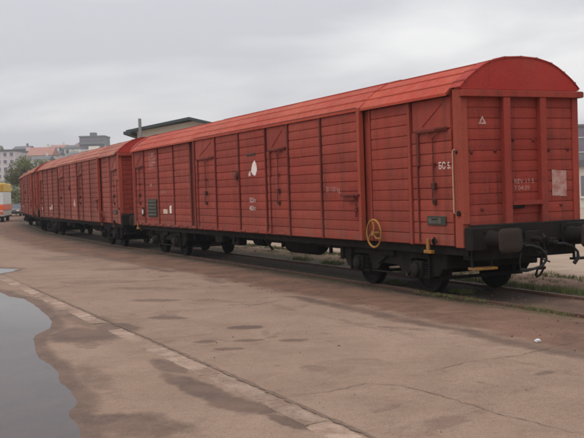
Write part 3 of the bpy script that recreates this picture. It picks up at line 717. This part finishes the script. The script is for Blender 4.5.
    part('air_pipe', MB().tube([(.3, .75, .86), (5, .75, .84), (5.2, .95, .80), (15.2, .95, .80), (15.4, .75, .84), (20, .75, .86)], .018, 6), M['iron'], root, True)
    part('brake_lever', MB().prism([(8.9, .50), (9.0, .50), (9.7, .90), (9.55, .90)], .88, .92), M['iron'], root)
    part('valve_box', MB().box(10.9, 11.35, .80, 1.08, .55, .92, .03).cyl((11.1, 1.08, .74), (11.1, 1.14, .74), .09, n=12), M['iron'], root)
    # hand-brake wheel
    hw = MB(); cx_, cz_, yy = 2.88, 1.13, 1.40; rr = .275
    hw.tube([(cx_ + rr * math.cos(q), yy, cz_ + rr * math.sin(q)) for q in np.linspace(0, 2 * math.pi, 33)[:-1]], .020, 8, True)
    for q in (80, 200, 320):
        ex, ez = cx_ + rr * math.cos(R(q)), cz_ + rr * math.sin(R(q)); mx_, mz_ = cx_ + rr * .5 * math.cos(R(q + 22)), cz_ + rr * .5 * math.sin(R(q + 22))
        hw.tube([(cx_, yy + .02, cz_), (mx_, yy + .015, mz_), (ex, yy, ez)], .015, 6)
    hw.cyl((cx_, 1.30, cz_), (cx_, yy + .04, cz_), .045, n=12)
    part('handwheel', hw, M['yellow'] if detail else M['side_dark'], root, True)
    # lifting brackets, handrail
    for x_ in (1.08, 19.9):
        part('lifting_bracket', MB().box(x_ - .05, x_ + .03, 1.305, 1.345, .86, 1.08, .008).box(x_ - .13, x_ + .11, 1.26, 1.35, .81, .87, .008), M['yellow'] if detail else M['bracket'], root)
    part('hook', MB().tube([(.88, 1.32, .98), (.86, 1.36, 1.06), (.80, 1.37, 1.10), (.76, 1.35, 1.02)], .025, 8), M['iron'], root, True)
    hr = MB().tube([(.185, 1.31, 2.67), (.185, 1.352, 2.65), (.185, 1.356, 2.1), (.185, 1.352, 1.56), (.185, 1.31, 1.54)], .0125, 8); part('handrail', hr, M['rod'] if detail else M['side_dark'], root, True)
    part('bolt', MB().lathe((.09, 1.305, 1.55), (0, 1, 0), [(0, .05), (.03, .048), (.04, .02)], 12), M['iron'], root, True)
    part('bolt', MB().lathe((.12, 1.305, 2.62), (0, 1, 0), [(0, .03), (.02, .028), (.03, .01)], 10), M['iron'], root, True)
    # slide-wall handle bar and lock; the trapezoid solid stands in for the bar's shadow
    mb = MB(); mb.box(3.36, 4.10, 1.43, 1.48, 1.885, 1.93, .008); mb.prism([(3.55, 1.885), (4.0, 1.885), (3.75, 1.80), (3.55, 1.80)], 1.43, 1.46); mb.cyl((3.50, 1.45, 1.88), (3.50, 1.45, 1.45), .016, n=6); mb.box(3.45, 3.55, 1.43, 1.475, 1.56, 1.66, .01)
    part('wall_handle', mb, M['side_dark'], root)
    mb = MB(); mb.lathe((9.95, 1.41, 2.50), (0, 1, 0), [(0, .10), (.05, .10), (.07, .05)], 12); mb.box(9.92, 10.12, 1.41, 1.45, 2.38, 2.44, .005)
    part('roller', mb, M['bracket'], root, True)
    mb = MB(); mb.lathe((19.15, 1.31, 1.45), (0, 1, 0), [(0, .16), (.03, .16), (.035, .12)], 20); part('load_indicator', mb, M['iron'], root, True)
    part('indicator_disc', MB().lathe((19.15, 1.346, 1.45), (0, 1, 0), [(0, .095), (.008, .09)], 18), M['white'], root)
    # data plate, label board
    pl = part('data_plate', MB().box(.50, 1.09, 1.303, 1.318, 1.335, 1.50, .004), M['plate'], root)
    part('label_inset', MB().box(.64, 1.04, 1.320, 1.323, 1.365, 1.465), M['platel'], pl)
    part('label_inset', MB().box(.74, .93, 1.324, 1.327, 1.43, 1.452), M['iron'], pl)
    if detail:
        bd = part('label_board', MB().box(17.55, 18.55, 1.306, 1.33, 1.28, 1.90, .006), M['plate'], root)
        for i in range(5): part('slat', MB().box(17.58, 18.52, 1.331, 1.345, 1.33 + i * .115, 1.38 + i * .115, .004), M['platel'], bd)
    part('label_slot', MB().box(8.75, 9.30, 1.40, 1.42, 2.99, 3.03), M['plate'], root)
    # markings
    fs_ = lambda X, Y, Z: (lambda a, b: (X - a, Y, Z + b))
    fe_ = lambda Lp, X, Z: (lambda a, b: (X, HW - Lp - a, Z + b))
    yi, yo = 1.3005, 1.4005
    def mark(name, pts, mat, y=yo):
        me = bpy.data.meshes.new(name); me.from_pydata([(a, y, b) for a, b in pts], [], [tuple(range(len(pts)))]); me.materials.append(mat); me.update()
        return link(name, me, root)
    # diamond and slash emblem
    if detail:
        mark('emblem', [(8.80, 2.85), (8.92, 2.79), (9.02, 2.66), (9.05, 2.56), (8.92, 2.47), (8.78, 2.45), (8.66, 2.60), (8.70, 2.74)], M['white_bright'])
        mark('emblem', [(9.12, 2.60), (9.24, 2.50), (9.20, 2.44), (9.06, 2.47)], M['white'])
    else: mark('paint_patch', [(9.1, 1.62), (8.75, 1.60), (8.78, 1.82), (8.95, 2.02)], M['white'])
    if full_text:
        link('lettering', text_mesh('32,5 t', .17, M['white_bright'], fs_(9.22, yo, 1.77)), root); link('lettering', text_mesh('40,0 t', .17, M['white_bright'], fs_(9.24, yo, 1.56)), root)
        link('lettering', text_mesh('30 700 kg', .165, M['white_dim'], fs_(4.90, yo, 1.985)), root)
        link('lettering', text_mesh('БС 5.', .165, M['white'], fs_(.70, yi, 2.345), .004), root)
        for s_, z_, k in (('21 RIV', 3.33, .20), ('52 BDZ', 3.13, .20), ('277 0', 2.93, .20)): link('lettering', text_mesh(s_, k * 1.15, M['white_dim'], fs_(18.35, yi, z_), .005), root)
        link('lettering', text_mesh('Ha', .19, M['white_dim'], fs_(18.3, yi, 2.33), .004), root)
        link('lettering', text_mesh('24 600 kg', .15, M['white_dim'], fs_(17.1, yi, 2.08)), root)
        link('lettering', text_mesh('REV 13 5', .12, M['white_dim'], fe_(1.13, -.0055, 2.04)), root); link('lettering', text_mesh('7.04.09', .12, M['white_dim'], fe_(1.13, -.0055, 1.92)), root)
        me = bpy.data.meshes.new('notice'); me.from_pydata([(-.0065, HW - a, b) for a, b in ((1.99, 1.80), (2.33, 1.78), (2.33, 2.25), (1.99, 2.27))], [], [(0, 1, 2, 3)]); me.materials.append(M['poster']); link('notice', me, root)
        me = bpy.data.meshes.new('warning_triangle'); me.from_pydata([(-.0065, HW - a, b) for a, b in ((.38, 3.10), (.56, 3.10), (.47, 3.25), (.44, 3.13), (.50, 3.13), (.47, 3.19))], [], [(0, 1, 4, 3), (1, 2, 5, 4), (2, 0, 3, 5)]); me.materials.append(M['white_dim']); link('warning_triangle', me, root)
    mark('paint_patch', [(16.9, 1.40), (16.45, 1.40), (16.45, 1.55), (16.9, 1.55)], M['cream_patch'], yi)
    mark('paint_patch', [(16.22, 1.42), (16.02, 1.42), (16.02, 1.68), (16.2, 1.66)], M['white_bright'], yi)
    return root

wagon(c1, A1, 'nearest red covered goods wagon, with arched end wall, buffers and yellow handwheel facing the camera', True, True)
wagon(c2, A2, 'middle red covered wagon of the train, between the nearest wagon and the farthest one', False, False)
wagon(c3, A3, 'farthest red covered wagon, at the left end of the train beside the yellow-topped truck', False, False)

# ------------------------------------------------------------------ litter, grass, gravel
mb = MB(); vs = []
for i in range(6):
    for j in range(10):
        a, b = math.pi * (i + .5) / 6, 2 * math.pi * j / 10; k = random.uniform(.6, 1.1) * .036
        vs.append((k * math.sin(a) * math.cos(b) * 1.3, k * math.sin(a) * math.sin(b), .03 + k * .7 * math.cos(a)))
mb.add(vs, [(i * 10 + j, i * 10 + (j + 1) % 10, i * 10 + 10 + (j + 1) % 10, i * 10 + 10 + j) for i in range(5) for j in range(10)] + [tuple(range(10)), tuple(range(59, 49, -1))])
o = part('crumpled_paper', mb, M['paper']); o.location = (3.09, 11.97, 0); tag(o, 'small crumpled white paper lying on the muddy strip at the right', 'litter')

gv, gf = [], []
def blade(x, y, z0, h, w):
    a = random.uniform(0, 6.28); dx, dy = math.cos(a) * w, math.sin(a) * w; lx, ly = random.uniform(-.5, .5) * h, random.uniform(-.5, .5) * h
    i = len(gv); gv.extend([(x - dx, y - dy, z0), (x + dx, y + dy, z0), (x + lx * .4 + dx * .6, y + ly * .4 + dy * .6, z0 + h * .6), (x + lx * .4 - dx * .6, y + ly * .4 - dy * .6, z0 + h * .6), (x + lx, y + ly, z0 + h)])
    gf.extend([(i, i + 1, i + 2, i + 3), (i + 3, i + 2, i + 4)])
for lc, sg_, n_, (a0, a1), hh, z0 in ((1.0, .10, 1092, (-9, 4), .085, -.03), (.36, .05, 312, (-9, 2), .05, -.01), (2.52, .12, 1612, (-9, 12), .11, -.03), (4.08, .16, 1820, (-12, 22), .09, 0), (3.2, .25, 676, (-10, 22), .07, 0), (-.05, .12, 40, (-8, 14), .04, 0)):
    for _ in range(n_):
        a = random.uniform(a0, a1)
        if vnoise(np.array(a * 1.3 + lc * 7), np.array(lc * 3.1)) < .42: continue
        l_ = random.gauss(lc, sg_); q = TW(a, l_)
        for _ in range(random.randint(5, 11)): blade(q[0] + random.gauss(0, .03), q[1] + random.gauss(0, .03), z0, random.uniform(.4, 1.25) * hh, random.uniform(.003, .006))
me = bpy.data.meshes.new('grass'); me.from_pydata(gv, [], gf); me.materials.append(M['grass']); me.update()
tag(link('grass', me), 'short weedy grass growing along the rails', 'grass', kind='stuff')
mb = MB()
for _ in range(5200):
    a = random.uniform(-9, 26); l_ = random.choice([random.gauss(1.3, .8), random.uniform(-1.9, 3.9)])
    if random.random() < .03: l_ = random.uniform(-5.7, -1.5)
    x_, y_, _z = TW(a, l_); s_ = random.uniform(.006, .022) * (1.3 if random.random() < .1 else 1); z0 = -.03 if .2 < l_ < 2.5 else .004
    vs = [(x_ + random.uniform(-s_, s_) * 1.2, y_ + random.uniform(-s_, s_) * 1.2, z0 + s_ * random.uniform(-.2, .2)) for _ in range(3)] + [(x_ + random.uniform(-s_, s_) * .4, y_ + random.uniform(-s_, s_) * .4, z0 + s_ * random.uniform(.5, 1))]
    mb.add(vs, [(0, 1, 2), (0, 1, 3), (1, 2, 3), (2, 0, 3)])
tag(part('gravel', mb, M['stone']), 'loose gravel scattered along the track bed', 'gravel', kind='stuff')

# ------------------------------------------------------------------ background
nx, ny = 90, 70; xs = np.linspace(-420, 420, nx); ys = np.linspace(150, 820, ny); GX, GY = np.meshgrid(xs, ys)
HZ = 15 * sst(GY, 170, 400) + 6 * sst(GY, 430, 800) + fbm(GX * .02, GY * .02, 4) * 5 * sst(GY, 170, 260) - .35
def hill_z(x_, y_): return float(np.interp(y_, ys, [HZ[i, np.argmin(abs(xs - x_))] for i in range(ny)]))
vs = np.stack([GX, GY, HZ], 2).reshape(-1, 3); mb = MB(); mb.add([tuple(q) for q in vs], [(i * nx + j, i * nx + j + 1, (i + 1) * nx + j + 1, (i + 1) * nx + j) for i in range(ny - 1) for j in range(nx - 1)])
tag(part('hill', mb, M['hill'], smooth=True), kind='structure')

WM = {k: plain(k, c_, .85, .08, .3) for k, c_ in dict(wall_lilac=(.56, .49, .50), wall_cream=(.60, .56, .47), wall_white=(.62, .60, .55), wall_grey=(.165, .165, .175), wall_pink=(.56, .46, .43), wall_warm=(.62, .58, .50),
      roof_tile_red=(.36, .17, .135), roof_dark=(.12, .12, .125), roof_teal=(.045, .058, .062), frame_dark=(.09, .09, .1), trim_white=(.7, .68, .62)).items()}
WM['win'] = plain('far_window', (.17, .14, .18), .3, .3, .2)
def building(name, label, x0, x1, y0, dep, z0, z1, floors, cols, wall, roof='flat', rh=2.0, rmat='roof_dark', balc=False, ww=.5):
    b = tag(empty(name, ((x0 + x1) / 2, y0, z0)), label, 'building'); w = (x1 - x0) / 2; H = z1 - z0
    part('wall', MB().box(-w, w, 0, dep, -6, H), WM[wall], b)
    if roof == 'flat':
        part('roof', MB().box(-w - .3, w + .3, -.3, dep + .3, H, H + .5), WM[rmat], b)
        part('roof_hut', MB().box(-w * .3, w * .15, dep * .3, dep * .6, H + .5, H + 2.2), WM[wall], b)
    elif roof == 'gable':
        part('roof', MB().prism([(-.6, H), (dep + .6, H), (dep / 2, H + rh)], -w - .5, w + .5, 'x'), WM[rmat], b)
        part('chimney', MB().box(w * .35, w * .35 + .8, dep * .45, dep * .45 + .8, H + rh * .4, H + rh + 1.2), WM[wall], b)
    fh = H / floors; cw = 2 * w / cols
    wm = MB().box(-cw * ww / 2, cw * ww / 2, -.06, .1, 0, fh * .5).mesh('window', WM['win'])
    sm = MB().box(-cw * ww / 2 - .1, cw * ww / 2 + .1, -.16, .0, -.14, 0).mesh('sill', WM['trim_white'])
    for f_ in range(floors):
        for c_ in range(cols):
            o = link('window', wm, b, (-w + (c_ + .5) * cw, 0, f_ * fh + fh * .28)); link('sill', sm, o)
        if balc: part('balcony', MB().box(-w - .4, w + .4, -1.0, -.01, f_ * fh - .1, f_ * fh + .9), WM[balc], b)
    return b
def hb(x_, y_): return hill_z(x_, y_)
building('apartment_block', 'pale lilac-white apartment block with rows of windows, at the far left behind the truck', -104, -87.6, 300, 14, 1, 17.3, 7, 8, 'wall_lilac', 'flat', rmat='roof_dark')
building('town_house', 'narrow pinkish house between the lilac apartment block and the tree', -114.6, -106.8, 396, 12, 6, 21.5, 5, 4, 'wall_pink', 'flat', rmat='roof_tile_red')
building('town_house', 'white house with a wide red tiled roof, above the tree', -106.6, -97.2, 384, 12, 10, 19.4, 3, 5, 'wall_cream', 'gable', 3.6, 'roof_tile_red')
building('apartment_block', 'long cream building under the dark tower block', -98.5, -78, 424, 14, 12, 22.6, 3, 9, 'wall_warm', 'flat', rmat='wall_white')
building('town_house', 'small white house with a grey roof, highest left of the dark tower', -108.0, -97.0, 452, 12, 18, 25.6, 2, 4, 'wall_white', 'gable', 1.6, 'roof_dark')
building('tower_block', 'dark grey block of flats with stepped top, highest on the skyline', -96.2, -84.9, 432, 14, 16, 29.3, 4, 4, 'wall_grey', 'flat', rmat='wall_grey', balc='wall_grey', ww=.6)
building('town_house', 'small house with a low red roof at the foot of the dark tower', -95.0, -88.5, 415, 10, 14, 18.6, 2, 3, 'wall_white', 'gable', 1.8, 'roof_tile_red')
building('town_house', 'cream house partly behind the top of the tree', -121, -109, 440, 12, 18, 24.0, 2, 5, 'wall_cream', 'gable', 1.8, 'roof_dark')
building('office_block', 'tall grey building just visible past the right edge of the nearest wagon', 60.5, 86, 200, 14, 1, 13.4, 4, 9, 'wall_grey', 'flat', rmat='roof_dark')
building('storage_shed', 'low cream shed with dark flat roof at the right edge, behind the nearest wagon', 20.6, 44, 70, 9, 0, 3.05, 1, 6, 'wall_warm', 'flat', rmat='roof_dark')

for i, (px0, px1, yy, top, wm_, rm_, lb) in enumerate((
        (-89.5, -84.5, 380, 18.6, 'wall_white', 'roof_dark', 'small white house between the red-roofed house and the tower block'),
        (-101.5, -95.5, 372, 17.2, 'wall_cream', 'roof_dark', 'cream house below the wide red roof, just above the train'),
        (-112, -107.5, 345, 15.4, 'wall_white', 'roof_dark', 'white house directly left of the tree top'),
        (-126, -119, 430, 24.6, 'wall_grey', 'roof_dark', 'grey house on the skyline, leftmost beyond the lilac block'),
        (-107, -101, 470, 27.4, 'wall_pink', 'roof_tile_red', 'pink house highest on the skyline left of the tower block'),
        (-93, -87, 350, 12.2, 'wall_pink', 'roof_tile_red', 'pink house low on the slope right of the lilac block'),
        (-101, -94, 335, 9.5, 'wall_white', 'roof_dark', 'lowest white house behind the tree'),
        (-87.4, -84.2, 302, 10.8, 'wall_pink', 'roof_tile_red', 'narrow pink house joined to the right end of the lilac block'),
        (-84, -79.5, 290, 6.8, 'wall_cream', 'roof_dark', 'small cream house in the gap between the truck and the train'),
        (-98, -91, 455, 26.2, 'wall_cream', 'wall_grey', 'cream house with grey roof on the skyline touching the tower block'),
        (-83.6, -76, 395, 20.4, 'wall_white', 'roof_tile_red', 'white house with red roof right of the tower block foot'),
        (-117, -110, 462, 26.4, 'wall_warm', 'roof_tile_red', 'warm white house with red roof above the pinkish tall house'),
        (-106, -100.5, 410, 20.8, 'wall_lilac', 'roof_dark', 'lilac house peeping over the wide red roof'))):
    building('town_house', lb, px0, px1, yy, 10, top - 7, top, 2, 3, wm_, 'gable', 1.6, rm_)

# air: thin haze over the whole scene
hz = bpy.data.materials.new('haze'); hz.use_nodes = True; hz.node_tree.nodes.clear()
pv = hz.node_tree.nodes.new('ShaderNodeVolumePrincipled'); pv.inputs['Color'].default_value = (.9, .92, .97, 1); pv.inputs['Density'].default_value = .00045; pv.inputs['Anisotropy'].default_value = .2
ho = hz.node_tree.nodes.new('ShaderNodeOutputMaterial'); hz.node_tree.links.new(pv.outputs[0], ho.inputs['Volume'])
tag(part('haze', MB().box(-1600, 1600, -1600, 1600, -8.5, 46), hz), 'thin pale haze in the air over the yard and town', 'haze', kind='stuff')

# gabled depot behind the wagons
b = tag(empty('depot_building', (-9.5, 85, 0)), 'cream depot with low dark teal roof and pipe, rising behind the nearest wagon', 'building')
mb = MB(); mb.prism([(-4.2, 0), (6.2, 0), (6.2, 7.2), (1.0, 8.55), (-4.2, 7.75)], 0, 16); part('wall', mb, WM['wall_cream'], b)
mb = MB(); mb.prism([(-5.05, 7.60), (-5.05, 7.84), (.62, 8.84), (6.9, 7.20), (6.9, 6.98), (.62, 8.60)], -1.0, 17); part('roof', mb, WM['roof_teal'], b)
part('gutter', MB().box(-5.25, -4.6, -1.15, 17, 7.44, 7.72, .03), WM['roof_teal'], b)
part('pipe', MB().cyl((-3.72, -1.3, 6.0), (-3.72, -1.3, 8.80), .14, n=12), plain('galvanised_pipe', (.2, .2, .21), .5), b, True)
wm = MB().box(-.6, .6, -.05, .1, 0, 1.2).mesh('window', WM['win'])
for i in range(4): link('window', wm, b, (-2.8 + i * 2.3, 0, 3.0))

# tree and bushes
def tree(name, label, x_, y_, z0, H, rx, rz, nleaf, ls, mat, trunk_r=.18, cat='tree'):
    b = tag(empty(name, (x_, y_, z0)), label, cat); tr = MB(); cz = H - rz
    tr.tube([(0, 0, -.3), (.08, .02, cz * .5), (.0, .1, cz)], [trunk_r * 1.4, trunk_r, trunk_r * .7], 8); clumps = []
    for i in range(26):
        a = random.uniform(0, 6.28); e = random.uniform(-.7, 1); k = random.uniform(.45, .92); ce = math.sqrt(max(0, 1 - e * e))
        clumps.append((Vector((rx * k * ce * math.cos(a), rx * k * ce * math.sin(a), cz + rz * k * e)), random.uniform(.22, .42) * rx))
    for c_, r_ in clumps[:9]: tr.tube([(0, .08, cz * random.uniform(.5, .95)), tuple(c_ * .55 + Vector((0, 0, cz * .4))), tuple(c_)], [trunk_r * .5, trunk_r * .3, trunk_r * .12], 6)
    part('trunk', tr, M['bark'], b, True); vs, fs = [], []
    for i in range(nleaf):
        c_, r_ = random.choice(clumps); v = Vector((random.gauss(0, 1), random.gauss(0, 1), random.gauss(0, 1))).normalized() * r_ * random.uniform(.55, 1.1)
        p_ = c_ + v; u = Vector((random.gauss(0, 1), random.gauss(0, 1), random.gauss(0, 1))).normalized(); w = u.orthogonal().normalized() * ls * random.uniform(.5, 1); u *= ls * random.uniform(.6, 1.2)
        k = len(vs); vs += [tuple(p_ - u), tuple(p_ + w * .6), tuple(p_ + u), tuple(p_ - w * .6)]; fs.append((k, k + 1, k + 2, k + 3))
    part('crown', MB().add(vs, fs), mat, b)
    return b
tree('broadleaf_tree', 'bushy olive-green tree standing behind the farthest wagon', -36.3, 130, 0, 8.2, 3.0, 2.9, 11000, .12, M['leaf'])
tree('bush', 'low dark bush between the truck and the farthest wagon', -34.9, 119, 0, 3.6, 2.2, 1.7, 3200, .13, M['leaf'], .06, 'bush')
tree('broadleaf_tree', 'dark small tree on the roofline left of the hill town', -126, 405, 14, 10.6, 3.2, 2.6, 2200, .4, M['leaf'])

# box truck at the left edge
TM = {k: paint(k, c_, dirt=tuple(q * .6 for q in c_), amt=.3, rough=.4) for k, c_ in dict(truck_yellow=(.62, .38, .035), truck_amber=(.42, .25, .05), truck_white=(.62, .62, .60), truck_red=(.62, .10, .035), truck_pink=(.50, .40, .37)).items()}
b = tag(empty('box_truck', (-25.72, 84, 0), R(11)), 'box truck with yellow top, white middle and red band, cut by the left edge', 'truck')
part('cargo_box', MB().box(-2.55, 0, .2, 7.2, 1.55, 2.72, .05), TM['truck_white'], b)
part('roof_panel', MB().box(-2.57, .02, .18, 7.22, 2.72, 3.50, .06), TM['truck_yellow'], b)
part('roof_panel', MB().box(-.80, .03, .17, .30, 2.725, 3.36, .02), TM['truck_amber'], b, label='darker amber corner panel')
part('side_band', MB().box(-2.57, .02, .18, 7.22, 1.06, 1.55, .03), TM['truck_red'], b)
part('bumper', MB().box(-2.5, -.02, .12, 7.1, .52, 1.06, .04), TM['truck_pink'], b)
part('chassis', MB().box(-2.3, -.25, .3, 7.0, .35, .56), M['iron'], b)
part('tail_light', MB().box(-.32, -.08, .08, .14, .72, .95), TM['truck_red'], b); part('tail_light', MB().box(-2.45, -2.2, .08, .14, .72, .95), TM['truck_red'], b)
for x_ in (-.28, -2.28):
    for y_ in (1.4, 5.9): part('wheel', MB().lathe((x_, y_, .42), (1, 0, 0), [(-.14, .25), (-.14, .38), (-.1, .42), (.1, .42), (.14, .38), (.14, .25), (.1, .1)], 20), M['rubber'], b, True)
# parked car behind it
b = tag(empty('parked_car', (-32.9, 112, 0), R(8)), 'dark grey parked car seen between the truck and the farthest wagon', 'car')
cm = paint('car_paint_grey', (.12, .125, .13), dirt=(.1, .1, .1), rough=.3)
part('body', MB().prism([(-2.1, .3), (2.1, .3), (2.15, .62), (1.95, .85), (-1.2, .92), (-2.1, .78)], -.82, .82, 'x'), cm, b)
part('cabin', MB().prism([(-1.0, .92), (1.85, .86), (1.35, 1.4), (-.3, 1.43)], -.68, .68, 'x'), M['glass'], b)
part('roof', MB().box(-.64, .64, -.28, 1.32, 1.41, 1.47, .03), cm, b)
part('bumper', MB().box(-.84, .84, -2.2, -2.05, .3, .55, .04), M['rubber'], b)
for x_ in (-.6, .6): part('headlight', MB().box(x_ - .16, x_ + .16, -2.16, -2.08, .6, .74, .02), M['white_bright'], b)
for x_ in (-.76, .76):
    for y_ in (-1.3, 1.3): part('wheel', MB().lathe((x_, y_, .31), (1, 0, 0), [(-.1, .2), (-.1, .3), (.1, .3), (.1, .2)], 18), M['rubber'], b, True)
